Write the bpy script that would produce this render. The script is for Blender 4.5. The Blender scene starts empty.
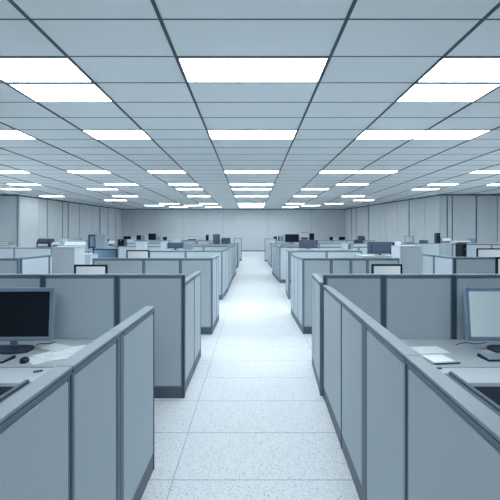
import bpy, bmesh, math, random
from mathutils import Matrix, Vector
random.seed(7)
SC = bpy.context.scene
COL = SC.collection
PI = math.pi
EYE = 1.75      # eye height (m)
F = 400.0       # focal length in pixels of the 500 px frame
HY = 236.0      # horizon row
VX = 251.0
CH = EYE + 3.09 # ceiling height

def WX(px, d): return (px - VX) * d / F
def WZ(py, d): return EYE - (py - HY) * d / F

# ------------------------------------------------------------------ materials
def lin(c):
    c = c / 255.0
    return c / 12.92 if c <= 0.04045 else ((c + 0.055) / 1.055) ** 2.4
def rgb(r, g, b): return (lin(r), lin(g), lin(b), 1)

def mat(name, col, rough=0.5, metal=0.0, spec=0.5, noise=0.0, nscale=40.0, bump=0.0, bscale=300.0, emit=None, es=0.0, coat=0.0):
    m = bpy.data.materials.new(name); m.use_nodes = True
    nt = m.node_tree; b = nt.nodes['Principled BSDF']
    b.inputs['Base Color'].default_value = col
    b.inputs['Roughness'].default_value = rough
    b.inputs['Metallic'].default_value = metal
    b.inputs['Specular IOR Level'].default_value = spec
    b.inputs['Coat Weight'].default_value = coat
    tc = nt.nodes.new('ShaderNodeTexCoord')
    if noise > 0:
        n = nt.nodes.new('ShaderNodeTexNoise'); n.inputs['Scale'].default_value = nscale
        n.inputs['Detail'].default_value = 4
        nt.links.new(tc.outputs['Object'], n.inputs['Vector'])
        r = nt.nodes.new('ShaderNodeValToRGB')
        r.color_ramp.elements[0].position = 0.3; r.color_ramp.elements[1].position = 0.7
        r.color_ramp.elements[0].color = tuple(c * (1 - noise) for c in col[:3]) + (1,)
        r.color_ramp.elements[1].color = tuple(min(1, c * (1 + noise)) for c in col[:3]) + (1,)
        nt.links.new(n.outputs['Fac'], r.inputs['Fac'])
        nt.links.new(r.outputs['Color'], b.inputs['Base Color'])
    if bump > 0:
        n2 = nt.nodes.new('ShaderNodeTexNoise'); n2.inputs['Scale'].default_value = bscale
        nt.links.new(tc.outputs['Object'], n2.inputs['Vector'])
        bp = nt.nodes.new('ShaderNodeBump'); bp.inputs['Strength'].default_value = bump
        bp.inputs['Distance'].default_value = 0.002
        nt.links.new(n2.outputs['Fac'], bp.inputs['Height'])
        nt.links.new(bp.outputs['Normal'], b.inputs['Normal'])
    if emit:
        b.inputs['Emission Color'].default_value = emit
        b.inputs['Emission Strength'].default_value = es
    return m

M = {}
M['fabric'] = mat('partition_fabric', rgb(184, 197, 205), 0.85, spec=0.2, noise=0.05, nscale=180, bump=0.25, bscale=500)
M['frame'] = mat('partition_frame', rgb(114, 132, 148), 0.5, metal=0.2)
M['post'] = mat('partition_post', rgb(66, 84, 102), 0.5, metal=0.2)
M['cap'] = mat('partition_cap', rgb(128, 146, 156), 0.5, metal=0.1)
M['skirt'] = mat('skirting', rgb(84, 98, 112), 0.5)
M['rail'] = mat('dark_rail', rgb(52, 66, 82), 0.6, spec=0.3)
M['desk'] = mat('desk_laminate', rgb(168, 181, 188), 0.32, noise=0.02, nscale=12)
M['deskedge'] = mat('desk_light', rgb(178, 190, 197), 0.35)
M['shadepanel'] = mat('under_desk_shade_panel', rgb(44, 52, 64), 0.5)  # dark colour standing in for the shade under the near desks
M['wall'] = mat('wall_paint', rgb(188, 198, 204), 0.6, noise=0.03, nscale=1.5)
M['wallgap'] = mat('wall_gap', rgb(84, 104, 118), 0.6)
M['wallpanel'] = mat('wall_panel', rgb(208, 217, 222), 0.5, noise=0.03, nscale=2)
M['base'] = mat('baseboard_paint', rgb(70, 86, 100), 0.5)
M['tile'] = mat('ceiling_tile', rgb(224, 231, 233), 0.9, spec=0.1, noise=0.025, nscale=60, bump=0.3, bscale=200)
M['tbar'] = mat('ceiling_bar', rgb(54, 70, 84), 0.5)
M['lframe'] = mat('light_frame', rgb(120, 138, 150), 0.4, metal=0.3)
M['light'] = mat('light_diffuser', rgb(235, 242, 245), 0.4, emit=(0.91, 0.965, 1.0, 1), es=12.0)
M['mframe'] = mat('monitor_blue_grey', rgb(128, 148, 170), 0.35, metal=0.1)
M['black'] = mat('black_plastic', rgb(13, 18, 30), 0.4, spec=0.3)
M['slate'] = mat('slate_plastic', rgb(76, 90, 112), 0.5)
M['slate2'] = mat('dark_slate_plastic', rgb(46, 58, 78), 0.45)
M['grey'] = mat('grey_plastic', rgb(140, 158, 170), 0.5)
M['white'] = mat('white_plastic', rgb(196, 208, 216), 0.45)
M['paper'] = mat('paper', rgb(238, 242, 244), 0.8, spec=0.2)
M['paper2'] = mat('paper_printed', rgb(220, 227, 232), 0.8, spec=0.2, noise=0.04, nscale=60)
M['cab'] = mat('cabinet_steel', rgb(162, 176, 184), 0.5, noise=0.02, nscale=8)
M['scr_off'] = mat('screen_off', rgb(20, 26, 38), 0.35, spec=0.2)
M['ledge'] = mat('inner_ledge', rgb(84, 102, 118), 0.6, spec=0.3)
M['key'] = mat('keys', rgb(156, 174, 192), 0.5)

def screen_mat(name, c0, c1, strength, angle=0.6):
    m = bpy.data.materials.new(name); m.use_nodes = True
    nt = m.node_tree; b = nt.nodes['Principled BSDF']
    tc = nt.nodes.new('ShaderNodeTexCoord'); mp = nt.nodes.new('ShaderNodeMapping')
    mp.inputs['Rotation'].default_value = (0, 0, 0)
    gr = nt.nodes.new('ShaderNodeTexGradient'); r = nt.nodes.new('ShaderNodeValToRGB')
    r.color_ramp.elements[0].color = c0; r.color_ramp.elements[1].color = c1
    nt.links.new(tc.outputs['Generated'], gr.inputs['Vector'])
    nt.links.new(gr.outputs['Fac'], r.inputs['Fac'])
    b.inputs['Base Color'].default_value = (0.02, 0.03, 0.04, 1)
    b.inputs['Roughness'].default_value = 0.3
    nt.links.new(r.outputs['Color'], b.inputs['Emission Color'])
    b.inputs['Emission Strength'].default_value = strength
    return m
M['scr_blue'] = screen_mat('screen_lit_blue', rgb(168, 192, 202), rgb(132, 158, 176), 0.75)
M['scr_navy'] = screen_mat('screen_lit_navy', rgb(120, 160, 200), rgb(60, 78, 108), 0.7)
M['scr_doc'] = screen_mat('screen_lit_document', rgb(180, 198, 208), rgb(204, 218, 226), 0.75)

def floor_mat():
    m = bpy.data.materials.new('speckled_terrazzo'); m.use_nodes = True
    nt = m.node_tree; N = nt.nodes; Lk = nt.links; b = N['Principled BSDF']
    tc = N.new('ShaderNodeTexCoord')
    def vor(scale, lo, hi):
        v = N.new('ShaderNodeTexVoronoi'); v.inputs['Scale'].default_value = scale
        v.feature = 'F1'; Lk.new(tc.outputs['Object'], v.inputs['Vector'])
        mr = N.new('ShaderNodeMapRange'); mr.inputs['From Min'].default_value = lo; mr.inputs['From Max'].default_value = hi
        Lk.new(v.outputs['Distance'], mr.inputs['Value'])
        # only some cells carry a chip
        sp = N.new('ShaderNodeSeparateColor'); Lk.new(v.outputs['Color'], sp.inputs['Color'])
        gt = N.new('ShaderNodeMath'); gt.operation = 'GREATER_THAN'; gt.inputs[1].default_value = 0.45
        Lk.new(sp.outputs['Red'], gt.inputs[0])
        mx = N.new('ShaderNodeMath'); mx.operation = 'MAXIMUM'
        Lk.new(mr.outputs['Result'], mx.inputs[0]); Lk.new(gt.outputs['Value'], mx.inputs[1])
        return mx
    a = vor(70, 0.18, 0.32); c = vor(135, 0.22, 0.36)
    mul = N.new('ShaderNodeMath'); mul.operation = 'MULTIPLY'
    Lk.new(a.outputs[0], mul.inputs[0]); Lk.new(c.outputs[0], mul.inputs[1])
    mix = N.new('ShaderNodeMix'); mix.data_type = 'RGBA'
    mix.inputs[6].default_value = rgb(86, 104, 124); mix.inputs[7].default_value = rgb(210, 217, 222)
    Lk.new(mul.outputs[0], mix.inputs['Factor'])
    # slabs 1.16 x 0.72 with thin dark joints
    sx = N.new('ShaderNodeSeparateXYZ'); Lk.new(tc.outputs['Object'], sx.inputs[0])
    def joint(out, size, off, half):
        ad = N.new('ShaderNodeMath'); ad.operation = 'ADD'; ad.inputs[1].default_value = off
        Lk.new(out, ad.inputs[0])
        pp = N.new('ShaderNodeMath'); pp.operation = 'PINGPONG'; pp.inputs[1].default_value = size / 2
        Lk.new(ad.outputs[0], pp.inputs[0])
        lt = N.new('ShaderNodeMath'); lt.operation = 'LESS_THAN'; lt.inputs[1].default_value = half
        Lk.new(pp.outputs[0], lt.inputs[0]); return lt
    jx = joint(sx.outputs['X'], 1.5, 0.56, 0.003)
    jy = joint(sx.outputs['Y'], 0.69, 20 * 0.69 - 2.87, 0.004)
    mj = N.new('ShaderNodeMath'); mj.operation = 'MAXIMUM'
    Lk.new(jx.outputs[0], mj.inputs[0]); Lk.new(jy.outputs[0], mj.inputs[1])
    mix2 = N.new('ShaderNodeMix'); mix2.data_type = 'RGBA'
    Lk.new(mj.outputs[0], mix2.inputs['Factor']); Lk.new(mix.outputs[2], mix2.inputs[6])
    mix2.inputs[7].default_value = rgb(120, 140, 156)
    Lk.new(mix2.outputs[2], b.inputs['Base Color'])
    b.inputs['Roughness'].default_value = 0.4
    b.inputs['Specular IOR Level'].default_value = 0.4
    return m
M['floor'] = floor_mat()

# ------------------------------------------------------------------ mesh helpers
class MB:
    def __init__(s): s.bm = bmesh.new()
    def box(s, x0, x1, y0, y1, z0, z1, bev=0.0, seg=1, rot=None, piv=None):
        r = bmesh.ops.create_cube(s.bm, size=1.0); vs = r['verts']
        for v in vs:
            v.co = Vector(((x0 + x1) / 2 + v.co.x * (x1 - x0), (y0 + y1) / 2 + v.co.y * (y1 - y0), (z0 + z1) / 2 + v.co.z * (z1 - z0)))
        if rot is not None:
            p = Vector(piv) if piv else Vector(((x0 + x1) / 2, (y0 + y1) / 2, (z0 + z1) / 2))
            for v in vs: v.co = rot @ (v.co - p) + p
        if bev > 0:
            es = set(); 
            for v in vs: es.update(v.link_edges)
            bmesh.ops.bevel(s.bm, geom=list(es), offset=bev, segments=seg, affect='EDGES', profile=0.6)
        return s
    def prism(s, prof, x0, x1):     # profile in (y, z), extruded in x
        a = [s.bm.verts.new((x0, y, z)) for y, z in prof]; b = [s.bm.verts.new((x1, y, z)) for y, z in prof]
        n = len(prof)
        s.bm.faces.new(a[::-1]); s.bm.faces.new(b)
        for i in range(n): s.bm.faces.new((a[i], a[(i + 1) % n], b[(i + 1) % n], b[i]))
        bmesh.ops.recalc_face_normals(s.bm, faces=s.bm.faces[:]); return s
    def prismz(s, prof, z0, z1):    # profile in (x, y), extruded up
        a = [s.bm.verts.new((x, y, z0)) for x, y in prof]; b = [s.bm.verts.new((x, y, z1)) for x, y in prof]
        n = len(prof)
        s.bm.faces.new(a[::-1]); s.bm.faces.new(b)
        for i in range(n): s.bm.faces.new((a[i], a[(i + 1) % n], b[(i + 1) % n], b[i]))
        bmesh.ops.recalc_face_normals(s.bm, faces=s.bm.faces[:]); return s
    def dome(s, cx, cy, z0, rx, ry, h, nu=20, nv=8, flat=2.4):   # rounded lump
        rings = []
        for j in range(nv):
            t = j / nv * PI / 2; k = math.cos(t) ** (1 / flat * 1.2); z = z0 + h * math.sin(t)
            rings.append([s.bm.verts.new((cx + rx * k * math.cos(2 * PI * i / nu), cy + ry * k * math.sin(2 * PI * i / nu), z)) for i in range(nu)])
        top = s.bm.verts.new((cx, cy, z0 + h))
        s.bm.faces.new(rings[0][::-1])
        for j in range(nv - 1):
            for i in range(nu):
                s.bm.faces.new((rings[j][i], rings[j][(i + 1) % nu], rings[j + 1][(i + 1) % nu], rings[j + 1][i]))
        for i in range(nu): s.bm.faces.new((rings[-1][i], rings[-1][(i + 1) % nu], top))
        return s
    def cyl(s, cx, cy, z0, z1, r, n=16, r2=None):
        r2 = r if r2 is None else r2
        a = [s.bm.verts.new((cx + r * math.cos(2 * PI * i / n), cy + r * math.sin(2 * PI * i / n), z0)) for i in range(n)]
        b = [s.bm.verts.new((cx + r2 * math.cos(2 * PI * i / n), cy + r2 * math.sin(2 * PI * i / n), z1)) for i in range(n)]
        s.bm.faces.new(a[::-1]); s.bm.faces.new(b)
        for i in range(n): s.bm.faces.new((a[i], a[(i + 1) % n], b[(i + 1) % n], b[i]))
        return s
    def xf(s, mtx):
        bmesh.ops.transform(s.bm, matrix=mtx, verts=s.bm.verts[:]); return s
    def build(s, name, m, parent=None, smooth=False):
        me = bpy.data.meshes.new(name); s.bm.to_mesh(me); s.bm.free()
        me.materials.append(m)
        if smooth:
            for p in me.polygons: p.use_smooth = True
        o = bpy.data.objects.new(name, me); COL.objects.link(o)
        if parent: o.parent = parent
        return o

def tag(o, label, cat, group=None, kind=None):
    o['label'] = label; o['category'] = cat
    if group: o['group'] = group
    if kind: o['kind'] = kind
    return o
def thing(name, label, cat, loc, rz=0, group=None):
    o = bpy.data.objects.new(name, None); COL.objects.link(o); o.empty_display_size = 0.1
    o.location = loc; o.rotation_euler = (0, 0, rz)
    return tag(o, label, cat, group)
def struct(o): o['kind'] = 'structure'; return o

ORD = ['', 'first', 'second', 'third', 'fourth', 'fifth', 'sixth', 'seventh', 'eighth', 'ninth', 'tenth', 'eleventh', 'twelfth', 'thirteenth']

# ------------------------------------------------------------------ room shell
ZL, ZR, ZF = 30.1, 29.8, 45.7
XLn, XLf = WX(19, ZL), WX(121, ZF)
XRn, XRf = WX(440, ZR), WX(346, ZF)
XO, YB = 21.0, -9.0
floor_poly = [(-XO, YB), (XO, YB), (XO, ZR), (XRn, ZR), (XRf, ZF), (XLf, ZF), (XLn, ZL), (-XO, ZL)]
struct(MB().prismz(floor_poly, -0.1, 0.0).build('floor', M['floor']))

HW = 3.09
XCL = [0.417, 1.02, 1.6, 2.2, 2.84, 3.48, 4.1, 4.7, 5.3, 5.9, 6.5]
XCR = [0.441, 1.07, 1.655, 2.27, 2.86, 3.44, 4.0, 4.6, 5.2, 5.8, 6.4]
XE = [-c * HW for c in reversed(XCL)] + [c * HW for c in XCR]
z0c, dzc = 5.70, 1.18
rows_y = [z0c + k * dzc for k in range(-13, 35)]
def col_edges(c):
    if c == 0: return -XCL[0] * HW, XCR[0] * HW
    if c > 0: return XCR[c - 1] * HW, XCR[c] * HW
    return -XCL[-c] * HW, -XCL[-c - 1] * HW
struct(MB().prismz(floor_poly, CH + 0.03, CH + 0.2).build('ceiling', M['tile']))

LIT = {-11: [0, -1, 1], -9: [0], -2: [0], 1: [0, -2, 2], 2: [-2, 2], 4: [-8, 8], 5: [0, -2, 2, -4, 3],  # negative rows: unseen panels added as fill from behind and overhead
       7: [-6, 6, -8, 8, -10, 10], 9: [-7, 7, -9, 9], 11: [0, -2, 2, 3, -4, -6, 6, 8, 10, -8, -10],  # outer columns here and in nearby rows, out of view: added for side fill
       13: [-8, 8, -10, 10], 15: [0, -2, 3, -4, -7, 6, 8], 17: [0, -2, 2, -5, 6, -8], 21: [0, -2, 2, -5, -8, 4], 24: [-6, 5],
       27: [0, -2, 2, -4, 4], 29: [0, -3, 3, -5], 31: [0, -2, 2, -4]}

def wall_x(side, y):
    if side < 0: return XLn + (XLf - XLn) * max(0, (y - ZL) / (ZF - ZL)) if y > ZL else -XO
    return XRn + (XRf - XRn) * max(0, (y - ZR) / (ZF - ZR)) if y > ZR else XO
litset = {(k, c) for k in LIT for c in LIT[k]}
tl = MB()
for k in range(-13, 35):
    ya = z0c + k * dzc; yb = min(ya + dzc, ZF - 0.02)
    if ya < YB + 0.05: ya = YB + 0.05
    if yb - ya < 0.1: continue
    for c in range(-10, 11):
        if (k, c) in litset: continue
        a, b = col_edges(c)
        lo = wall_x(-1, yb) + 0.02; hi = wall_x(1, yb) - 0.02
        if ya < ZL < yb + 0.1: lo = max(lo, -XO)
        a = max(a, lo); b = min(b, hi)
        if b - a < 0.1: continue
        tl.box(a + 0.012, b - 0.012, ya + 0.010, yb - 0.010, CH, CH + 0.028)
struct(tl.build('ceiling', M['tile']))
tb = MB()
for x in XE:
    hi_y = ZF
    if x < XLf: hi_y = ZL if x < XLn else ZL + (x - XLn) / (XLf - XLn) * (ZF - ZL)
    if x > XRf: hi_y = ZR if x > XRn else ZR + (x - XRn) / (XRf - XRn) * (ZF - ZR)
    tb.box(x - 0.024, x + 0.024, YB, hi_y, CH - 0.02, CH + 0.03)
for y in rows_y:
    if y < YB or y > ZF: continue
    tb.box(wall_x(-1, y), wall_x(1, y), y - 0.013, y + 0.013, CH - 0.006, CH + 0.03)
struct(tb.build('trim_1', M['tbar']))

cname = lambda c: 'over the aisle' if c == 0 else '%s column %s of the aisle' % (ORD[abs(c)], 'left' if c < 0 else 'right')
seen = {}
for k in sorted(LIT):
    for c in LIT[k]:
        a, b = col_edges(c); ya = z0c + k * dzc; yb = ya + dzc
        if ya < YB + 0.2: continue
        if a < wall_x(-1, yb) + 0.05 or b > wall_x(1, yb) - 0.05: continue
        seen[c] = seen.get(c, 0) + 1
        if k < 0: lab = 'added glowing ceiling panel for fill light, out of the picture'; seen[c] -= 1; gl = 'added fill panels out of the picture'
        else:
            where = 'over the aisle' if c == 0 else 'in the %s tile column %s of the aisle' % (ORD[abs(c)], 'left' if c < 0 else 'right')
            lab = 'glowing ceiling panel, %s nearest %s' % (ORD[seen[c]], where); gl = 'square panel lights in the office ceiling'  # also covers the added side fill panels that are out of view
        t = thing('ceiling_light', lab, 'ceiling light',
                  ((a + b) / 2, (ya + yb) / 2, CH - 0.012), 0, gl)
        w, d = (b - a) / 2 - 0.026, (yb - ya) / 2 - 0.015
        fr = MB(); e = 0.05 if k < 11 else 0.27
        fr.box(-w, w, -d, -d + e, 0, 0.035).box(-w, w, d - e, d, 0, 0.035).box(-w, -w + 0.012, -d + e, d - e, 0, 0.035).box(w - 0.012, w, -d + e, d - e, 0, 0.035)
        fr.build('frame', M['lframe' if k < 11 else 'tile'], t)
        MB().box(-w + 0.012, w - 0.012, -d + e, d - e, 0.006, 0.03).build('diffuser', M['light'], t)

# walls
def wall_run(name, p0, p1, seams, m_back, m_panel, h=CH + 0.2, outward=1, gap=0.02, top=CH + 0.02):
    """straight wall from p0 to p1: backing with raised panels between the seams (seams as distances along)"""
    dx, dy = p1[0] - p0[0], p1[1] - p0[1]; L = math.hypot(dx, dy); ang = math.atan2(dy, dx)
    mb = MB().box(0, L, 0, outward * 0.2, 0, h) if outward > 0 else MB().box(0, L, -0.2, 0, 0, h)
    mb.xf(Matrix.Translation((p0[0], p0[1], 0)) @ Matrix.Rotation(ang, 4, 'Z'))
    struct(mb.build(name, m_back))
    if seams:
        pm = MB(); s = [0] + [q[0] for q in seams] + [L]; g = [0.01] + [q[1] for q in seams] + [0.01]
        for i in range(len(s) - 1):
            x0, x1 = s[i] + g[i] / 2, s[i + 1] - g[i + 1] / 2
            if x1 - x0 > 0.05:
                yy = (-0.05, -0.002) if outward > 0 else (0.002, 0.05)
                pm.box(x0, x1, yy[0], yy[1], 0.1, top - 0.10)
        pm.xf(Matrix.Translation((p0[0], p0[1], 0)) @ Matrix.Rotation(ang, 4, 'Z'))
        struct(pm.build(name, m_panel))
    return L, ang

def seams_on(p0, p1, pxs):
    out = []
    for px, g in pxs:      # intersection of the sight line of column px with the wall line
        k = (px - VX) / F; dx, dy = p1[0] - p0[0], p1[1] - p0[1]
        t = (k * p0[1] - p0[0]) / (dx - k * dy)
        if 0 < t < 1: out.append((t * math.hypot(dx, dy), g))
    return sorted(out)
pl0, pl1 = (XLn, ZL), (XLf, ZF)
wall_run('wall_left', pl0, pl1, seams_on(pl0, pl1, [(38.5, .05), (46.8, .14), (62, .14), (67.8, .18), (79, .10), (91.5, .06), (99.5, .22), (107.5, .12), (115, .12)]), M['wallgap'], M['wallpanel'])
pf0, pf1 = (XLf, ZF), (XRf, ZF)
wall_run('wall_back', pf0, pf1, seams_on(pf0, pf1, [(132.5, .03), (183, .03), (223, .02), (268, .02), (311, .03)]), M['wallgap'], M['wall'])
pr0, pr1 = (XRf, ZF), (XRn, ZR)
wall_run('wall_right', pr0, pr1, seams_on(pr0, pr1, [(352, .2), (356.5, .18), (369, .20), (380.5, .08), (386.5, .06), (398, .05), (409.5, .16), (416.5, .04), (425.5, .05)]), M['wallgap'], M['wallpanel'])
wall_run('wall_left', (-XO, ZL), (XLn, ZL), [(XO + XLn - 0.12, 0.1)], M['wallgap'], M['wall'])
wall_run('wall_right', (XRn, ZR), (XO, ZR), [(WX(447, ZR) - XRn, .10), (WX(452, ZR) - XRn, .10), (WX(476, ZR) - XRn, .12), (WX(497, ZR) - XRn, .06)], M['wallgap'], M['wall'])
wall_run('wall_left', (-XO, YB), (-XO, ZL), None, M['wallpanel'], None)
wall_run('wall_right', (XO, YB), (XO, ZR), None, M['wallpanel'], None, outward=-1)
wall_run('wall_front', (-XO, YB), (XO, YB), None, M['wallpanel'], None, outward=-1)
bb = MB().box(XLf + 0.05, XRf - 0.05, ZF - 0.07, ZF - 0.052, 0, 0.1); struct(bb.build('baseboard_back', M['base']))
struct(MB().box(XLf + 0.05, XRf - 0.05, ZF - 0.07, ZF - 0.052, CH - 0.06, CH - 0.01).build('trim_2', M['wallgap']))

# ------------------------------------------------------------------ partitions
FR = 0.405 * EYE
def partition(label, p0, p1, h, joints=None, bay=1.15, t=0.06, pw=0.05, group=None, rail=None, fabric=None, endposts=(1, 1), double=(), pm='post', ring=False):
    dx, dy = p1[0] - p0[0], p1[1] - p0[1]; L = math.hypot(dx, dy); ang = math.atan2(dy, dx)
    th = thing('cubicle_partition', label, 'partition', (p0[0], p0[1], 0), ang, group)
    if joints is None:
        n = max(1, round(L / bay)); joints = [i * L / n for i in range(1, n)]
    js = [0.0] + list(joints) + [L]
    n = len(js) - 1
    for i, j in enumerate(js):
        if i == 0: a, b = 0, pw * 0.6
        elif i == n: a, b = L - pw * 0.6, L
        else: a, b = j - pw / 2, j + pw / 2
        if i in (0, n) and not endposts[0 if i == 0 else 1]: continue
        if i in double:
            q = MB().box(j - 0.05, j + 0.05, -t / 2 + 0.006, t / 2 - 0.006, 0, h - 0.014)
            po = q.build('post', M['rail'], th)
            MB().box(j - 0.042, j - 0.008, -t / 2 - 0.001, t / 2 + 0.001, 0.01, h - 0.016, 0.003).box(j + 0.008, j + 0.042, -t / 2 - 0.001, t / 2 + 0.001, 0.01, h - 0.016, 0.003).build('trim_strip', M['frame'], po)
        else:
            MB().box(a, b, -t / 2 - 0.002, t / 2 + 0.002, 0, h - 0.016, 0.003).build('post', M[pm], th)
    for i in range(n):
        a = js[i] + (pw * 0.6 if i == 0 else pw / 2); b = js[i + 1] - (pw * 0.6 if i == n - 1 else pw / 2)
        f = MB(); g = 0.014
        if i in double: a = js[i] + 0.05
        if i + 1 in double: b = js[i + 1] - 0.05
        f.box(a, b, -t / 2 + 0.006, t / 2 - 0.006, 0.12, h - 0.032).box(a, b, -t / 2 - 0.003, t / 2 + 0.003, h - 0.032, h - 0.015, 0.003); f.build('panel_frame', M['rail' if ring else 'frame'], th)
        if ring:
            q = MB(); y0, y1 = -t / 2 - 0.0045, t / 2 + 0.0045
            q.box(a + 0.001, b - 0.001, y0, y1, h - 0.029, h - 0.019)
            y0, y1 = -t / 2 + 0.002, t / 2 - 0.002; e = 0.011
            q.box(a + 0.003, a + 0.003 + e, y0, y1, 0.123, h - 0.034).box(b - 0.003 - e, b - 0.003, y0, y1, 0.123, h - 0.034)
            q.box(a + 0.003 + e, b - 0.003 - e, y0, y1, h - 0.034 - e, h - 0.034).box(a + 0.003 + e, b - 0.003 - e, y0, y1, 0.123, 0.123 + e)
            q.build('trim_strip', M['frame'], th); g = 0.018
        MB().box(a + g, b - g, -t / 2, t / 2, 0.12 + g, h - 0.032 - g, 0.004).build('panel', fabric or M['fabric'], th)
        MB().box(a, b, -t / 2 + 0.004, t / 2 - 0.004, 0, 0.12).build('skirting', M['skirt'], th)
        c0 = 0 if i == 0 else js[i] + 0.0015; c1 = L if i == n - 1 else js[i + 1] - 0.0015
        MB().box(c0, c1, -t / 2 - 0.006, t / 2 + 0.006, h - 0.014, h, 0.004, 2).build('top_cap', M['cap'], th)
    if rail:
        a, b, side, zz = rail
        y0, y1 = (t / 2, t / 2 + 0.09) if side > 0 else (-t / 2 - 0.09, -t / 2)
        mb = MB().box(a, b, min(y0, y1) , max(y0, y1), zz - 0.04, zz - 0.012)
        yo = y1 if side > 0 else y0
        mb.box(a, b, yo - 0.008, yo + 0.008, zz - 0.04, zz - 0.002, 0.003)
        mb.build('inner_rail', M['ledge'], th)
    return th

H_X = (1 - 0.236) * EYE      # cross partitions of the first row
H_2 = (1 - 0.2245) * EYE
H_S = 0.699 * EYE            # runs along the aisle
H_3 = 0.772 * EYE
U = F * EYE                  # depth unit: 700

XA = -0.415 * EYE - 0.03     # centre line of the left aisle runs
# left front run (towards the camera), starts behind the camera's plane
def dj(ys, y0): return [y - y0 for y in ys]
partition('long low grey partition nearest the camera along the left of the aisle', (XA, 0.45), (XA, 3.0), H_S,
          dj([1.0, 1.62, 2.22], 0.45), pw=0.018, rail=(0.0, 1.12, 1, 1.19), double=(3,), ring=True)
partition('grey partition behind the dark monitor, crossing from left edge to aisle', (WX(-75, 4.34), 4.34), (WX(185, 4.34), 4.34), H_X,
          [WX(x, 4.34) - WX(-75, 4.34) for x in (-20, 44, 117.7)], pw=0.045)
partition('short light partition end along the left aisle behind the front cross partition', (XA, 4.375), (XA, 5.78), H_S + 0.02, [0.75], pw=0.016, ring=True)
# right run, slightly askew
def rlat(zp): return (0.375 + 15.3 * (zp - 0.0015)) * EYE
zr = [0.0006, 0.0014, 0.00252, 0.0036, 0.0047]
pa = (rlat(zr[0]) + 0.03, zr[0] * U); pb = (rlat(0.00615) + 0.03, 4.305)
Lr = math.hypot(pb[0] - pa[0], pb[1] - pa[1])
partition('long low grey partition nearest the camera along the right of the aisle', pa, pb, H_S,
          [(z * U - pa[1]) / (pb[1] - pa[1]) * Lr for z in zr[1:]], pw=0.018, rail=(0.0, 1.25, -1, 1.19), double=(3,), ring=True)
pc = (rlat(0.0063) + 0.0, 4.375); pd = (rlat(0.0077) + 0.03, 0.0077 * U)
partition('short light partition end along the right aisle behind the front cross partition', pc, pd, H_S + 0.02, [0.72], pw=0.016, pm='frame', ring=True)
partition('grey partition behind the light blue screen, crossing from aisle to right edge', (WX(323.3, 4.34), 4.34), (WX(575, 4.34), 4.34), H_X,
          [WX(x, 4.34) - WX(323.3, 4.34) for x in (382.8, 452.6, 520)], pw=0.045)

# second row
z2 = 7.14
partition('second cross partition from the front, left of the aisle, three visible panels', (WX(93, z2), z2), (WX(212.5, z2), z2), H_2,
          [WX(x, z2) - WX(93, z2) for x in (144, 180.5)], pw=0.028, pm='frame')
partition('second cross partition from the front at the far left edge of the picture', (WX(-40, z2), z2), (WX(19.5, z2), z2), H_2, [WX(-8, z2) - WX(-40, z2)], pw=0.04, pm='frame')
partition('aisle-side partition at the end of the second left row', (WX(212.5, z2) - 0.03, z2 + 0.035), (WX(219, 8.3) - 0.03, 8.3), H_2, [0.62], pw=0.03)
partition('second cross partition from the front, right of the aisle, four visible panels', (WX(302.5, 7.17), 7.17), (WX(399, 7.17), 7.17), H_2,
          [WX(x, 7.17) - WX(302.5, 7.17) for x in (331, 350.5, 367)], pw=0.028, pm='frame')
partition('second cross partition from the front at the far right edge of the picture', (WX(453, z2), z2), (WX(560, z2), z2), H_2 + 0.02, [WX(505, z2) - WX(453, z2)], pw=0.06)
partition('aisle-side partition at the end of the second right row', (WX(302.5, 7.17) + 0.03, 7.205), (WX(291, 8.95) + 0.03, 8.95), H_2 - 0.01, [0.6, 1.2], pw=0.03)
# side runs seen beyond the second row
partition('light side partition running back beside the left tall cabinet', (-4.50, 7.78), (-4.58, 12.3), 1.33, None, t=0.06)
partition('light side partition running back beside the right tall cabinet', (4.04, 7.72), (4.25, 14.5), 1.33, None, t=0.06)

rows = [
 # side, z, px near outer edge, px aisle end, height, words
 (-1, 11.0, 149, 222.5, H_3, 'third cross partition left of the aisle'),
 (-1, 14.6, -60, 52, 1.331, 'wide partition crossing behind the left tall cabinet'),
 (-1, 16.0, 118, 232.5, H_3, 'fourth cross partition left of the aisle'),
 (-1, 21.9, 60, 237.6, H_3, 'fifth cross partition left of the aisle'),
 (-1, 36.6, 100, 225, 1.345, 'farthest cross partition left of the aisle near the back wall'),
 (1, 11.0, 291, 362, H_3, 'third cross partition right of the aisle'),
 (1, 14.8, 452, 570, 1.46, 'wide partition crossing behind the right tall cabinet'),
 (1, 14.9, 279.5, 398, H_3, 'fourth cross partition right of the aisle'),
 (1, 22.2, 271, 440, H_3, 'fifth cross partition right of the aisle'),
 (1, 36.6, 275, 375, 1.345, 'farthest cross partition right of the aisle near the back wall'),
]
for s, z, a, b, h, w in rows:
    partition(w + (', light grey with a darker cap'), (WX(a, z), z), (WX(b, z), z), h, None, bay=1.3, pw=0.04, t=0.06, pm='frame')
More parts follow.
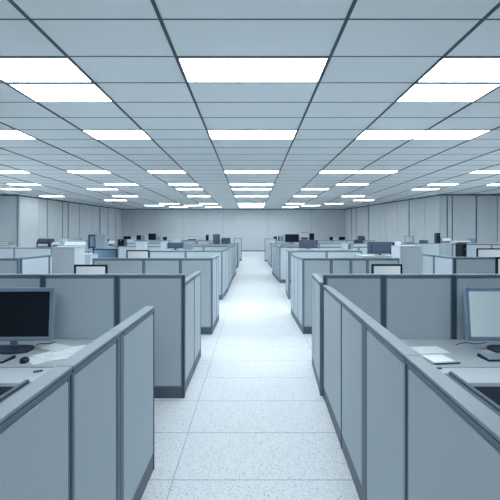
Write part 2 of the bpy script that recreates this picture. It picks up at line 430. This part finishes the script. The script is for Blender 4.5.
# aisle side runs of the farther rows
for w, p0, p1, h in [
    ('aisle-side partition of the third left row', (WX(222.5, 11) - 0.03, 11.04), (WX(228.2, 12.7) - 0.03, 12.7), H_3),
    ('aisle-side partition of the fourth left row', (WX(229, 12.8) - 0.06, 12.95), (WX(232.5, 16) - 0.03, 15.96), H_3 + 0.01),
    ('aisle-side partition between the fourth and fifth left rows', (WX(232.5, 16) - 0.03, 16.04), (WX(236, 18.2) - 0.03, 18.2), H_3),
    ('aisle-side partition of the fifth left row', (WX(237.8, 21.9) - 0.03, 21.94), (WX(239.4, 26.4) - 0.03, 26.4), H_3),
    ('aisle-side partition of the third right row', (WX(288.3, 11) + 0.03, 11.04), (WX(285.8, 12.3) + 0.03, 12.3), H_3),
    ('aisle-side partition of the fourth right row', (WX(279.5, 14.9) + 0.03, 14.94), (WX(272, 18.6) + 0.03, 18.6), H_3),
    ('aisle-side partition of the fifth right row', (WX(271, 22.2) + 0.03, 22.24), (WX(267.6, 26.4) + 0.03, 26.4), H_3)]:
    partition(w + ', light narrow panels', p0, p1, h, None, bay=0.8, pw=0.03, pm='frame')
partition('taller last partition at the far left end of the aisle', (WX(234, 28.2), 28.2), (WX(241.6, 28.2), 28.2), 1.61, [], pw=0.05)
partition('taller last partition at the far right end of the aisle', (WX(264.7, 27.5), 27.5), (WX(276, 27.5), 27.5), 1.58, [], pw=0.05)

# ------------------------------------------------------------------ furniture makers
def cabinet(label, x0, x1, y0, y1, h, ndoor=2, handle=True, m=None, open_top=False, group=None, name='storage_cabinet', cat='cabinet'):
    m = m or M['cab']
    t = thing(name, label, cat, ((x0 + x1) / 2, (y0 + y1) / 2, 0), 0, group)
    w, d = (x1 - x0) / 2, (y1 - y0) / 2
    MB().box(-w, w, -d + 0.022, d, 0.06, h - 0.02, 0.004).build('body', m, t)
    MB().box(-w + 0.02, w - 0.02, -d + 0.04, d - 0.02, 0, 0.06).build('plinth', M['skirt'], t)
    MB().box(-w - 0.004, w + 0.004, -d - 0.004, d + 0.004, h - 0.02, h, 0.004).build('top', M['cab'], t)
    dw = 2 * w / ndoor
    for i in range(ndoor):
        a, b = -w + i * dw + 0.004, -w + (i + 1) * dw - 0.004
        dr = MB().box(a, b, -d, -d + 0.02, 0.07, h - 0.025, 0.003).build('door', m, t)
        if not handle: continue
        hx = b - 0.04 if i % 2 == 0 else a + 0.04
        hy = h - 0.25
        MB().box(hx - 0.006, hx + 0.006, -d - 0.02, -d, hy - 0.07, hy + 0.07, 0.002).build('handle', M['frame'], dr)
    return t

def monitor(label, x, y, z, w, h, rz=0, frame='black', scr='scr_off', lift=0.09, back=False, basew=0.26, b=0.02, tilt=0.0, group='computer monitors in the cubicles', solid=False):
    """w x h casing, underside `lift` above the surface z; faces the camera (-y) unless back"""
    t = thing('monitor', label, 'monitor', (x, y, z), rz + (PI if back else 0), group)
    R = Matrix.Translation((0, 0, lift)) @ Matrix.Rotation(tilt, 4, 'X')
    fr = MB()
    fr.box(-w / 2, w / 2, -0.022, 0.012, 0, b, 0.004).box(-w / 2, w / 2, -0.022, 0.012, h - b, h, 0.004)
    fr.box(-w / 2, -w / 2 + b, -0.022, 0.012, b * 0.5, h - b * 0.5, 0.004).box(w / 2 - b, w / 2, -0.022, 0.012, b * 0.5, h - b * 0.5, 0.004)
    fr.xf(R).build('bezel', M[frame], t)
    bk = MB().box(-w / 2 + 0.004, w / 2 - 0.004, -0.004, 0.02, 0.004, h - 0.004, 0.004)
    bk.box(-w * 0.36, w * 0.36, 0.018, 0.045, h * 0.12, h * 0.85, 0.012, 2)
    bk.xf(R).build('back_shell', M[frame if not back else 'slate'] if frame != 'white' else M['grey'], t)
    MB().box(-w / 2 + b - 0.001, w / 2 - b + 0.001, -0.012, -0.005, b - 0.001, h - b + 0.001).xf(R).build('screen', M[scr], t)
    sm = M['mframe'] if frame == 'mframe' else M[frame]
    MB().box(-0.035, 0.035, 0.03, 0.055, 0.012, lift + h * 0.4, 0.008, 2).build('stand', sm, t)
    n = 24; big = frame == 'mframe'; yc, yd = (-0.05, 0.13) if big else (0.01, 0.095)
    prof = [(basew / 2 * math.copysign(abs(math.cos(2 * PI * i / n)) ** 0.6, math.cos(2 * PI * i / n)),
             yc + yd * math.copysign(abs(math.sin(2 * PI * i / n)) ** 0.6, math.sin(2 * PI * i / n))) for i in range(n)]
    MB().prismz(prof, 0, 0.024 if big else 0.014).build('base', M['slate2'] if frame == 'mframe' else sm, t)
    return t

def printer(label, x, y, z, w, d, h, m='white', tray='slate2', cat='printer', group='office machines on the cabinets', rz=0):
    t = thing('printer', label, cat, (x, y, z), rz, group)
    MB().prism([(-d / 2, 0), (d / 2, 0), (d / 2, h), (-d * 0.2, h), (-d / 2, h * 0.6)], -w / 2, w / 2).build('body', M[m], t)
    MB().box(-w * 0.38, w * 0.38, -d / 2 - 0.012, -d / 2 + 0.02, h * 0.12, h * 0.4, 0.003).build('paper_drawer', M[tray], t)
    MB().box(-w * 0.42, w * 0.42, -d * 0.12, d * 0.45, h, h + h * 0.14, 0.004).build('scanner_lid', M[tray if m != 'white' else 'grey'], t)
    return t
def tower(label, x, y, z, w, d, h, m='slate2', group=None):
    t = thing('computer_tower', label, 'computer', (x, y, z), 0, group)
    MB().box(-w / 2, w / 2, -d / 2 + 0.015, d / 2, 0, h, 0.006).build('case', M[m], t)
    f = MB().box(-w / 2 + 0.005, w / 2 - 0.005, -d / 2, -d / 2 + 0.015, 0.01, h - 0.01, 0.004).build('front_panel', M['black'], t)
    MB().cyl(0, 0, 0, 0.004, w * 0.1).xf(Matrix.Translation((0, -d / 2, h * 0.8)) @ Matrix.Rotation(PI / 2, 4, 'X')).build('power_button', M['grey'], f)
    return t
def filebox(label, x, y, z, w, d, h, m='white', group=None, rz=0):
    t = thing('file_box', label, 'box', (x, y, z), rz, group)
    MB().box(-w / 2, w / 2, -d / 2, d / 2, 0, h * 0.82, 0.003).build('box_body', M[m], t)
    MB().box(-w / 2 - 0.006, w / 2 + 0.006, -d / 2 - 0.006, d / 2 + 0.006, h * 0.80, h, 0.003).build('lid', M[m], t)
    return t
def tray(label, x, y, z, w, d, h, n=3, m='slate2', group=None):
    t = thing('letter_tray', label, 'tray', (x, y, z), 0, group)
    for i in range(n):
        zz = i * h / n
        MB().box(-w / 2, w / 2, -d / 2, d / 2, zz, zz + 0.008).box(-w / 2, -w / 2 + 0.008, -d / 2, d / 2, zz, zz + h / n).box(w / 2 - 0.008, w / 2, -d / 2, d / 2, zz, zz + h / n).box(-w/2, w/2, d/2 - 0.008, d/2, zz, zz + h/n).build('shelf', M[m], t)
        MB().box(-w / 2 + 0.012, w / 2 - 0.012, -d / 2 - 0.005, d / 2 - 0.012, zz + 0.008, zz + h / n * 0.5).build('paper_stack', M['paper'], t)
    return t
def laptop(label, x, y, z, w, h, rz=0, group=None):
    t = thing('laptop', label, 'laptop', (x, y, z), rz, group)
    MB().box(-w / 2, w / 2, -0.26, 0.02, 0, 0.02, 0.005).build('keyboard_base', M['slate2'], t)
    R = Matrix.Translation((0, 0.02, 0.02)) @ Matrix.Rotation(-0.25, 4, 'X')
    lid = MB().box(-w / 2, w / 2, 0, 0.016, 0, h, 0.005).xf(R).build('screen_lid', M['slate'], t)
    MB().box(-w / 2 + 0.03, w / 2 - 0.03, -0.004, 0.001, 0.03, h - 0.03).xf(R).build('screen', M['scr_blue'], lid)
    return t

# ------------------------------------------------------------------ near desks
DH = 0.64
def desk(label, x0, x1, zfront, m=None):
    xa, xb = min(x0, x1), max(x0, x1)
    t = thing('desk', label, 'desk', ((xa + xb) / 2, 3.85, 0))
    cx = (xa + xb) / 2; w = (xb - xa) / 2
    MB().box(-w, w, 3.395 - 3.85, 4.30 - 3.85, DH - 0.03, DH, 0.003).build('worktop', M['desk'], t)
    return t, cx, w
# left desk: worktop from beyond the frame to the partition return
def near_desk(label, xa, xb, xfa, xfb):
    cx = (xa + xb) / 2; w = (xb - xa) / 2
    t = thing('desk', label, 'desk', (cx, 3.85, 0))
    MB().box(-w, w, 3.395 - 3.85, 4.30 - 3.85, DH - 0.03, DH, 0.003, 2).build('worktop', M['desk'], t)
    MB().box(xfa - cx, xfb - cx, 3.03 - 3.85, 3.385 - 3.85, DH - 0.032, DH - 0.003, 0.004, 2).build('front_shelf', M['deskedge'], t)
    dp = MB().box(xfa - cx + 0.02, xfb - cx - 0.02, 3.05 - 3.85, 3.07 - 3.85, 0.03, DH - 0.032).build('front_panel', M['shadepanel'], t)  # dark sheet put in for the shade below the front shelf
    for sx in (-w + 0.05, w - 0.05):
        for sy in (3.45, 4.24):
            MB().box(sx - 0.02, sx + 0.02, sy - 3.85 - 0.02, sy - 3.85 + 0.02, 0, DH - 0.03, 0.003).build('leg', M['post'], t)
    return t
near_desk('pale desk in the front left cubicle, under the dark monitor and loose papers', -3.0, -1.12, -3.0, -1.12)
near_desk('pale desk in the front right cubicle, under the light blue screen', 0.915, 3.2, 0.88, 3.2)

o = MB().box(-0.035, 0.035, -0.17, 0.17, 0, 0.02, 0.004).build('document_folder', M['post']); o.location = (0.765, 1.08, 1.1785); o.rotation_euler = (0, 0, -0.038)
tag(o, 'dark slate folder lying on the inner ledge of the nearest right partition', 'folder')
# left desk monitor
mon = monitor('blue-grey framed monitor with black screen on the front left desk', WX(11.8, 3.92), 3.92, DH, 0.80, 0.515, 0.03,
              'mframe', 'scr_off', 0.085, basew=0.44, b=0.038, tilt=-0.07)
monr = monitor('blue-grey framed monitor with pale blue screen on the front right desk', WX(508, 3.92), 3.92, DH, 0.80, 0.515, -0.03,
               'mframe', 'scr_blue', 0.085, basew=0.40, b=0.038, tilt=-0.11)

def keyboard(label, x, y, rz, w=0.44):
    t = thing('keyboard', label, 'keyboard', (x, y, DH), rz, 'keyboards on the front desks')
    MB().prism([(-0.08, 0), (0.08, 0), (0.08, 0.026), (-0.08, 0.012)], -w / 2, w / 2).build('keyboard_body', M['black'], t)
    k = MB(); tilt = math.atan2(0.014, 0.16)
    for r in range(5):
        for c in range(16):
            xx = -w / 2 + 0.018 + c * (w - 0.03) / 16; yy = -0.068 + r * 0.028
            zz = 0.012 + (yy + 0.08) * 0.0875
            k.box(xx, xx + (w - 0.03) / 16 - 0.004, yy, yy + 0.023, zz, zz + 0.007)
    k.build('keys', M['key'], t)
    return t
def desk_pt(px, py):     # point on the desk surface under that pixel
    d = (EYE - DH) * F / (py - HY); return WX(px, d), d
x, y = desk_pt(-15, 359.5); keyboard('dark keyboard with blue-grey keys on the front left desk', x, y, -0.14, 0.48)
x, y = desk_pt(505, 358.5); keyboard('dark keyboard with blue-grey keys on the front right desk', x, y, 0.06, 0.42)
x, y = desk_pt(24.5, 361.5)
t = thing('computer_mouse', 'black computer mouse on the front left desk between keyboard and papers', 'computer mouse', (x, y, DH), -1.2)
MB().dome(0, 0, 0, 0.07, 0.04, 0.034).build('mouse_shell', M['black'], t, True)
MB().box(-0.012, 0.012, -0.004, 0.004, 0.036, 0.044, 0.002).xf(Matrix.Translation((0.03, 0, -0.010))).build('scroll_wheel', M['slate'], t)

def sheet(label, px, py, w, d, rz, z, m='paper', curl=0.0, name='sheet_of_paper', cat='paper', group='loose papers on the front left desk', th=0.002):
    x, y = desk_pt(px, py)
    bm = MB(); n = 8
    prof = []
    for i in range(n + 1):
        u = -w / 2 + w * i / n; prof.append((u, curl * (2 * i / n - 1) ** 2 * 1.0))
    bm.bm.free(); bm.bm = bmesh.new()
    top = [[bm.bm.verts.new((u, s * d / 2, zz + th)) for u, zz in prof] for s in (-1, 1)]
    bot = [[bm.bm.verts.new((u, s * d / 2, zz)) for u, zz in prof] for s in (-1, 1)]
    for i in range(n):
        bm.bm.faces.new((top[0][i], top[0][i + 1], top[1][i + 1], top[1][i]))
        bm.bm.faces.new((bot[0][i], bot[1][i], bot[1][i + 1], bot[0][i + 1]))
        bm.bm.faces.new((top[0][i], bot[0][i], bot[0][i + 1], top[0][i + 1]))
        bm.bm.faces.new((top[1][i + 1], bot[1][i + 1], bot[1][i], top[1][i]))
    bm.bm.faces.new((top[0][0], top[1][0], bot[1][0], bot[0][0])); bm.bm.faces.new((top[0][n], bot[0][n], bot[1][n], top[1][n]))
    o = bm.build(name, M[m]); o.location = (x, y, DH + z); o.rotation_euler = (0, 0, rz)
    return tag(o, label, cat, group)
sheet('bottom sheet of the loose papers, nearest the mouse', 42, 359, 0.21, 0.28, 0.75, 0.0005, 'paper2')
sheet('white sheet in the middle of the loose papers on the left desk', 52, 356, 0.21, 0.30, 0.95, 0.003, 'paper')
sheet('sheet nearest the desk edge among the left desk papers', 61, 357, 0.21, 0.28, -1.15, 0.0055, 'paper2')
sheet('topmost white sheet farthest right among the left desk papers', 70, 351, 0.22, 0.32, -0.95, 0.008, 'paper')
sheet('sheet at the back of the loose papers behind the others', 56, 348.5, 0.20, 0.26, 1.1, 0.0105, 'paper2')
g = 'papers on the front right desk'
sheet('white sheet lying at the back of the front right desk', 429, 350, 0.30, 0.24, 0.1, 0.0005, 'paper', group=g)
o = sheet('pale clipboard with dark front edge on the front right desk', 439, 360, 0.24, 0.24, 0.12, 0.003, 'cab', name='clipboard', cat='clipboard', group=g, th=0.01)
MB().box(-0.12, 0.12, -0.126, -0.12, 0.0, 0.011).build('edge_strip', M['post'], o)
MB().box(-0.10, 0.10, -0.09, 0.11, 0.0102, 0.0118).build('paper_sheet', M['paper'], o)

# small things on the front shelves
x, y = desk_pt(38, 371.5)
o = MB().box(-0.035, 0.035, -0.009, 0.009, 0, 0.012, 0.003).build('memory_stick', M['slate2']); o.location = (x, y, DH - 0.003); o.rotation_euler = (0, 0, 0.6)
tag(o, 'small dark memory stick on the light front shelf of the left desk', 'memory stick')
x, y = desk_pt(437, 368.5)
o = MB().box(-0.04, 0.04, -0.012, 0.012, 0, 0.012, 0.003).build('stapler', M['slate']); o.location = (x, y, DH - 0.003)
tag(o, 'small grey stapler beside the clipboard on the right desk front shelf', 'stapler')
# cables behind the monitors
def cable(name, label, pts, r=0.004):
    cu = bpy.data.curves.new(name, 'CURVE'); cu.dimensions = '3D'; cu.bevel_depth = r; cu.bevel_resolution = 2
    sp = cu.splines.new('NURBS'); sp.points.add(len(pts) - 1); sp.use_endpoint_u = True; sp.order_u = 3
    for p, q in zip(sp.points, pts): p.co = (*q, 1)
    tmp = bpy.data.objects.new(name, cu); COL.objects.link(tmp)
    me = bpy.data.meshes.new_from_object(tmp.evaluated_get(bpy.context.evaluated_depsgraph_get()))
    bpy.data.objects.remove(tmp); bpy.data.curves.remove(cu)
    o = bpy.data.objects.new(name, me); COL.objects.link(o); me.materials.clear(); me.materials.append(M['black'])
    return tag(o, label, 'cable')
def dp(px, py, z=0.005): a, b = desk_pt(px, py); return (a, b, DH + z)
cable('power_cable', 'thin dark cable curling behind the left monitor towards the papers', [dp(36, 345), dp(43, 343.5), dp(49, 344.5), dp(55, 342)])
cable('power_cable', 'thin dark cable looping left of the right monitor on the desk', [dp(456, 345.5), dp(460, 343.5), dp(468, 343), dp(476, 345), dp(486, 343)])

# ------------------------------------------------------------------ things seen over the partitions
def cab_px(label, a, b, z, depth, h, **k): return cabinet(label, WX(a, z), WX(b, z), z, z + depth, h, **k)
def mon_px(label, a, b, top, z, zb, back=False, frame='black', scr='scr_off', rz=0, bottom=None, b_=0.02, lift=0.06, basew=0.24):
    w = (b - a) * z / F; zt = WZ(top, z); h = zt - zb - lift
    if bottom is not None: lift = WZ(bottom, z) - zb; h = zt - zb - lift
    return monitor(label, WX((a + b) / 2, z), z, zb, w, h, rz, frame, scr, lift, back, basew, b=b_)
# tall cabinets standing in the second row
cab_px('tall pale storage cabinet standing above the partitions at the left', 51.5, 74.5, 7.3, 0.45, WZ(247, 7.3), ndoor=1, handle=False, m=M['white'])
cab_px('tall pale storage cabinet standing above the partitions at the right', 400, 423, 7.3, 0.45, WZ(246, 7.3), ndoor=1, handle=False, m=M['white'])
# low cabinets that carry the machines
cab_px('low pale cabinet under the white-screened monitor on the left', 70, 118, 5.9, 0.5, 0.80)
mon_px('black framed monitor with white page on screen, over the front left partition', 74.5, 107.5, 264.5, 6.1, 0.80, scr='scr_doc', b_=0.03)
cab_px('low pale cabinet under the white-screened monitor on the right', 366, 412, 5.9, 0.5, 0.80)
mon_px('black framed monitor with white page on screen, over the front right partition', 371.5, 402, 264, 6.1, 0.80, scr='scr_doc', b_=0.03)
cab_px('low pale cabinet at the right picture edge behind the blue screen', 485, 545, 5.9, 0.5, 0.80)
mon_px('black framed monitor partly cut by the right picture edge above the partition', 495, 530, 257, 6.1, 0.80, scr='scr_doc', b_=0.03, rz=0.05)

cab_px('cabinet with pale front between the tall left cabinet and lit monitor', 74.8, 90.8, 8.5, 0.38, WZ(254.3, 8.5), ndoor=1, handle=False, m=M['white'])
cab_px('low cabinet under the blue-screened monitor left of the aisle', 93.5, 120, 8.9, 0.5, 0.93)
mon_px('black monitor with glowing blue screen left, over the second partition', 93, 117.5, 248.8, 9.15, 0.93, scr='scr_navy', b_=0.025)
cab_px('low cabinet under the leftward white-screened monitor of the second row', 124, 152, 8.9, 0.5, 0.93)
mon_px('black monitor with white screen above the second left partition nearer the aisle', 126.5, 149.5, 250, 9.1, 0.93, scr='scr_doc', b_=0.03)
# machines at about 12.6 m, left
z = 12.4; h = WZ(250, 12.6)
cab_px('wide pale cabinet carrying the big printer at the left', 63, 108, z, 0.6, h, ndoor=3)
printer('big white office printer on the wide cabinet at the left', WX(77.2, 12.7), 12.7, h, 0.66, 0.42, 0.26)
mon_px('narrow dark upright monitor with small lit screen beside the big printer', 88.5, 97.5, 234.5, 12.75, h, scr='scr_navy', frame='slate2', b_=0.06, lift=0.05, basew=0.2)
filebox('tall grey file box right of the upright dark monitor', WX(101.8, 12.7), 12.7, h, 0.27, 0.32, 0.47, 'grey')
cab_px('wide pale cabinet behind the third left partition under the boxes', 133, 194, z, 0.6, h, ndoor=4)
filebox('small white file box behind the third left row, farther left', WX(141.5, 12.7), 12.7, h, 0.28, 0.3, 0.24, 'white')
filebox('small white file box next to the dark monitor backs', WX(164.3, 12.7), 12.7, h, 0.16, 0.3, 0.26, 'white')
mon_px('slate monitor back above the third left partition', 167.5, 184, 242.5, 12.7, h, back=True, frame='slate', lift=0.05)
filebox('grey file box right of the slate monitor back, third left row', WX(188.3, 12.7), 12.7, h, 0.26, 0.3, 0.21, 'grey')
# left, beyond the 14.6 m partition
h = WZ(247.2, 15.6)
cab_px('long pale cabinet beyond the wide partition at the far left', -8, 64, 15.3, 0.6, h, ndoor=4)
tray('letter tray with white papers at the far left on the long cabinet', WX(6.5, 15.6), 15.6, h, 0.36, 0.3, 0.22, 3, 'grey')
filebox('flat white box beside the letter tray at the far left', WX(12.7, 15.5), 15.5, h, 0.12, 0.2, 0.07, 'white')
printer('dark printer on the long cabinet at the far left', WX(45.5, 15.6), 15.6, h, 0.5, 0.4, 0.33, 'slate2', 'white')
printer('flat white printer just right of the dark printer at the far left', WX(57.5, 15.6), 15.6, h, 0.30, 0.4, 0.20, 'white')
h = WZ(247, 15.6)
cab_px('pale cabinet under the small monitor and white printer at the left', 104, 129, 16.08, 0.6, h, ndoor=2)
printer('white printer with dark lid right of the tall grey box', WX(112.8, 16.4), 16.4, h, 0.25, 0.4, 0.24, 'white', 'slate2')
mon_px('little dark monitor left of the white printer with dark lid', 106.3, 109.0, 238.5, 16.4, h, frame='slate2', lift=0.04, basew=0.1)
tower('dark computer tower right of the white printer with dark lid', WX(122.3, 16.4), 16.4, h, 0.26, 0.4, 0.30, 'slate2')
printer('low white printer just left of the dark computer tower', WX(117.4, 16.4), 16.4, h, 0.08, 0.3, 0.12, 'white')
# left, 20.5 m
h = WZ(244.2, 20.4)
cab_px('pale cabinet near the left aisle under two slate monitor backs', 194, 234, 20.1, 0.7, h, ndoor=4)
mon_px('upright slate monitor back near the aisle, left side', 213, 220, 234.2, 20.4, h, back=True, frame='slate', lift=0.03, basew=0.2)
mon_px('wide slate monitor back right of the upright one near the left aisle', 221.5, 230.5, 237.8, 20.4, h, back=True, frame='slate', lift=0.03, basew=0.2)
tray('small letter tray on the cabinet left of the slate monitors', WX(195.7, 20.3), 20.3, h, 0.14, 0.3, 0.12, 2, 'slate2')
filebox('white file box lying left of the slate monitors by the aisle', WX(203.5, 20.4), 20.4, h, 0.55, 0.3, 0.14, 'white')
# left, 27 m
h = WZ(242.4, 26.6)
cab_px('pale cabinet in the middle distance left, under mixed boxes', 60, 186, 26.4, 0.7, h, ndoor=9)
for i, (a, b, tp, k) in enumerate([(62, 70, 239, 'white'), (74, 81, 238.6, 'grey'), (150, 160, 240.4, 'grey'), (172, 180, 239.4, 'white'), (127, 134, 239.3, 'white')]):
    filebox(['white file box farthest left on the middle-distance cabinet', 'grey file box beside the farthest left white one',
             'low grey file box on the middle-distance cabinet, left half', 'white file box behind the third left row towards the aisle',
             'white file box behind the low white-screened monitor'][i], WX((a + b) / 2, 26.7), 26.7, h, (b - a) * 26.7 / F, 0.35, WZ(tp, 26.7) - h, k)
# far left, before the back wall
h = WZ(240.4, 37.6)
cab_px('long cabinet before the back wall, left of the aisle', 104, 214, 37.3, 0.7, h, ndoor=10)
far = [('m', 123.5, 131, 236.2, 'slate2', 'dark monitor farthest left before the back wall'),
       ('b', 132.2, 135.6, 236.5, 'white', 'white box right of the farthest left dark monitor'),
       ('m', 136.5, 141, 235.2, 'slate', 'slate monitor left of the black one before the back wall'),
       ('b', 141.6, 145, 235.4, 'grey', 'grey box between monitors before the back wall, left side'),
       ('m', 148.4, 156, 233.5, 'black', 'black monitor standing highest before the back wall, left side'),
       ('b', 156.8, 161, 236.8, 'grey', 'grey box right of the highest black monitor, left side'),
       ('m', 163, 167, 237, 'slate2', 'little dark monitor halfway before the back wall, left side'),
       ('p', 187, 197.5, 237.3, 'white', 'white printer before the back wall, left side'),
       ('t', 206, 208.6, 234.8, 'black', 'narrow black computer tower before the back wall, near the aisle')]
for k, a, b, tp, m, lab in far:
    xx = WX((a + b) / 2, 37.6); w = (b - a) * 37.6 / F; hh = WZ(tp, 37.6) - h
    if k == 'm': monitor(lab, xx, 37.6, h, w, hh - 0.04, 0, m, 'scr_off', 0.04, basew=0.22)
    elif k == 'b': filebox(lab, xx, 37.6, h, w, 0.35, hh, m)
    elif k == 'p': printer(lab, xx, 37.6, h, w, 0.4, hh, m)
    else: tower(lab, xx, 37.6, h, w, 0.45, hh, m)

# right side
h = WZ(243.6, 19.8)
cab_px('pale cabinet near the right aisle under the dark monitor', 281, 306, 19.4, 0.7, h, ndoor=2)
mon_px('dark monitor on its foot near the aisle, right side', 285, 299, 234.2, 19.8, h, bottom=242.2, frame='slate2', scr='scr_off')
h = WZ(249.3, 12.7)
cab_px('pale cabinet behind the third right partition', 297, 358, 12.5, 0.6, h, ndoor=4)
mon_px('wide slate monitor back above the third right partition', 299, 317.6, 240, 12.8, h, back=True, frame='slate', lift=0.03)
filebox('white file box behind the third right partition', WX(344.7, 12.7), 12.7, h, 0.15, 0.3, 0.18, 'white')
filebox('narrow grey file box beside the white one, third right row', WX(350.5, 12.7), 12.7, h, 0.09, 0.3, 0.17, 'grey')
h = WZ(255.0, 9.3)
cab_px('pale cabinet carrying the dark monitor right of the aisle', 364, 399, 8.8, 0.8, h, ndoor=2)
mon_px('big dark slate monitor on its foot, right of the aisle', 367.5, 391.5, 241.8, 9.2, h, back=True, bottom=253.6, frame='slate', scr='scr_off')
o = filebox('upright white binder box right of the big slate monitor', WX(396.5, 9.3), 9.3, h, 0.09, 0.28, 0.31, 'paper')
tower('thin black computer tower between slate monitor and white binder box', WX(392.2, 9.4), 9.4, h, 0.028, 0.26, 0.30, 'black')
# right 24 m
h = WZ(243.2, 24.2)
cab_px('long pale cabinet in the middle distance, right side', 350, 450, 23.9, 0.7, h, ndoor=8)
printer('dark low printer in the middle distance, right side', WX(358.5, 24.2), 24.2, h, 0.50, 0.35, 0.19, 'slate2', 'slate')
laptop('open laptop standing in the middle distance, right side', WX(409.5, 24.2), 24.2, h, 0.56, 0.42, -0.15)
filebox('dark slate box right of the open laptop', WX(423.5, 24.2), 24.2, h, 0.40, 0.3, 0.18, 'slate')
tower('dark upright computer tower right of the laptop and slate box', WX(437.3, 24.2), 24.2, h, 0.21, 0.35, 0.62, 'slate2')
printer('white printer right of the dark upright tower', WX(445.3, 24.2), 24.2, h, 0.5, 0.35, 0.30, 'white')
filebox('small white box left of the open laptop', WX(388.5, 24.2), 24.2, h, 0.12, 0.2, 0.37, 'white')
# on the far right wide partition
h = WZ(243.2, 15.9)
cab_px('pale cabinet beyond the wide partition at the far right', 454, 540, 15.6, 0.6, h, ndoor=4)
printer('flat white printer at the far right above the wide partition', WX(461.2, 15.9), 15.9, h, 0.60, 0.35, 0.10, 'white')
filebox('small grey box right of the flat white printer', WX(471.4, 15.9), 15.9, h, 0.14, 0.3, 0.19, 'grey')
h = 0.93
cab_px('low cabinet under the black book and monitor at far right', 456, 520, 8.9, 0.5, h, ndoor=2)
tower('slim black computer tower standing above the partition at far right', WX(461, 9.1), 9.1, h, 0.09, 0.34, WZ(243.2, 9.1) - h, 'black')
mon_px('black framed wide monitor with white screen at the far right edge', 476.5, 508, 248.3, 9.2, h, scr='scr_doc', b_=0.03)
# far right before the back wall
h = WZ(240.4, 37.6)
cab_px('long cabinet before the back wall, right of the aisle', 268, 374, 37.3, 0.7, h, ndoor=10)
far = [('m', 273.5, 277, 236.4, 'grey', 'small grey monitor nearest the aisle before the back wall, right side'),
       ('t', 278.2, 279.4, 236.3, 'slate2', 'thin dark computer tower nearest the aisle, right side'),
       ('b', 280.4, 283.4, 236.4, 'grey', 'grey box between the thin tower and dark monitor'),
       ('p', 300, 308.6, 233.4, 'white', 'white printer before the back wall, right side'),
       ('m', 309.2, 314.2, 233.4, 'black', 'black monitor right of the white printer'),
       ('m', 329.5, 333, 237, 'slate2', 'tiny dark monitor halfway along the back, right side'),
       ('b', 334, 338, 237.8, 'white', 'white box between two dark monitors along the back'),
       ('m', 338.8, 345, 236.8, 'slate2', 'wide dark monitor along the back, right of the white box'),
       ('p', 358, 364.5, 236.4, 'slate', 'slate printer along the back, near the right wall')]
for k, a, b, tp, m, lab in far:
    xx = WX((a + b) / 2, 37.6); w = (b - a) * 37.6 / F; hh = WZ(tp, 37.6) - h
    if k == 'm': monitor(lab, xx, 37.6, h, w, hh - 0.04, 0, m, 'scr_off', 0.04, basew=0.22)
    elif k == 'b': filebox(lab, xx, 37.6, h, w, 0.35, hh, m)
    elif k == 'p': printer(lab, xx, 37.6, h, w, 0.4, hh, m, 'slate2')
    else: tower(lab, xx, 37.6, h, w, 0.45, hh, m)

# ------------------------------------------------------------------ camera, world
cam = bpy.data.cameras.new('camera'); co = bpy.data.objects.new('camera', cam); COL.objects.link(co)
co.location = (0, 0, EYE); co.rotation_euler = (PI / 2, 0, 0)
cam.sensor_width = 36; cam.sensor_fit = 'HORIZONTAL'; cam.lens = 36 * F / 500
cam.shift_x = -1.0 / 500; cam.shift_y = -14.0 / 500
cam.clip_start = 0.05; cam.clip_end = 200
SC.camera = co
w = bpy.data.worlds.new('world'); SC.world = w; w.use_nodes = True
w.node_tree.nodes['Background'].inputs[0].default_value = (0.6, 0.75, 0.85, 1)
w.node_tree.nodes['Background'].inputs[1].default_value = 0.1
vs = SC.view_settings; vs.view_transform = 'Standard'; vs.look = 'None'; vs.gamma = 1; vs.use_curve_mapping = False
vs.exposure = 0.1
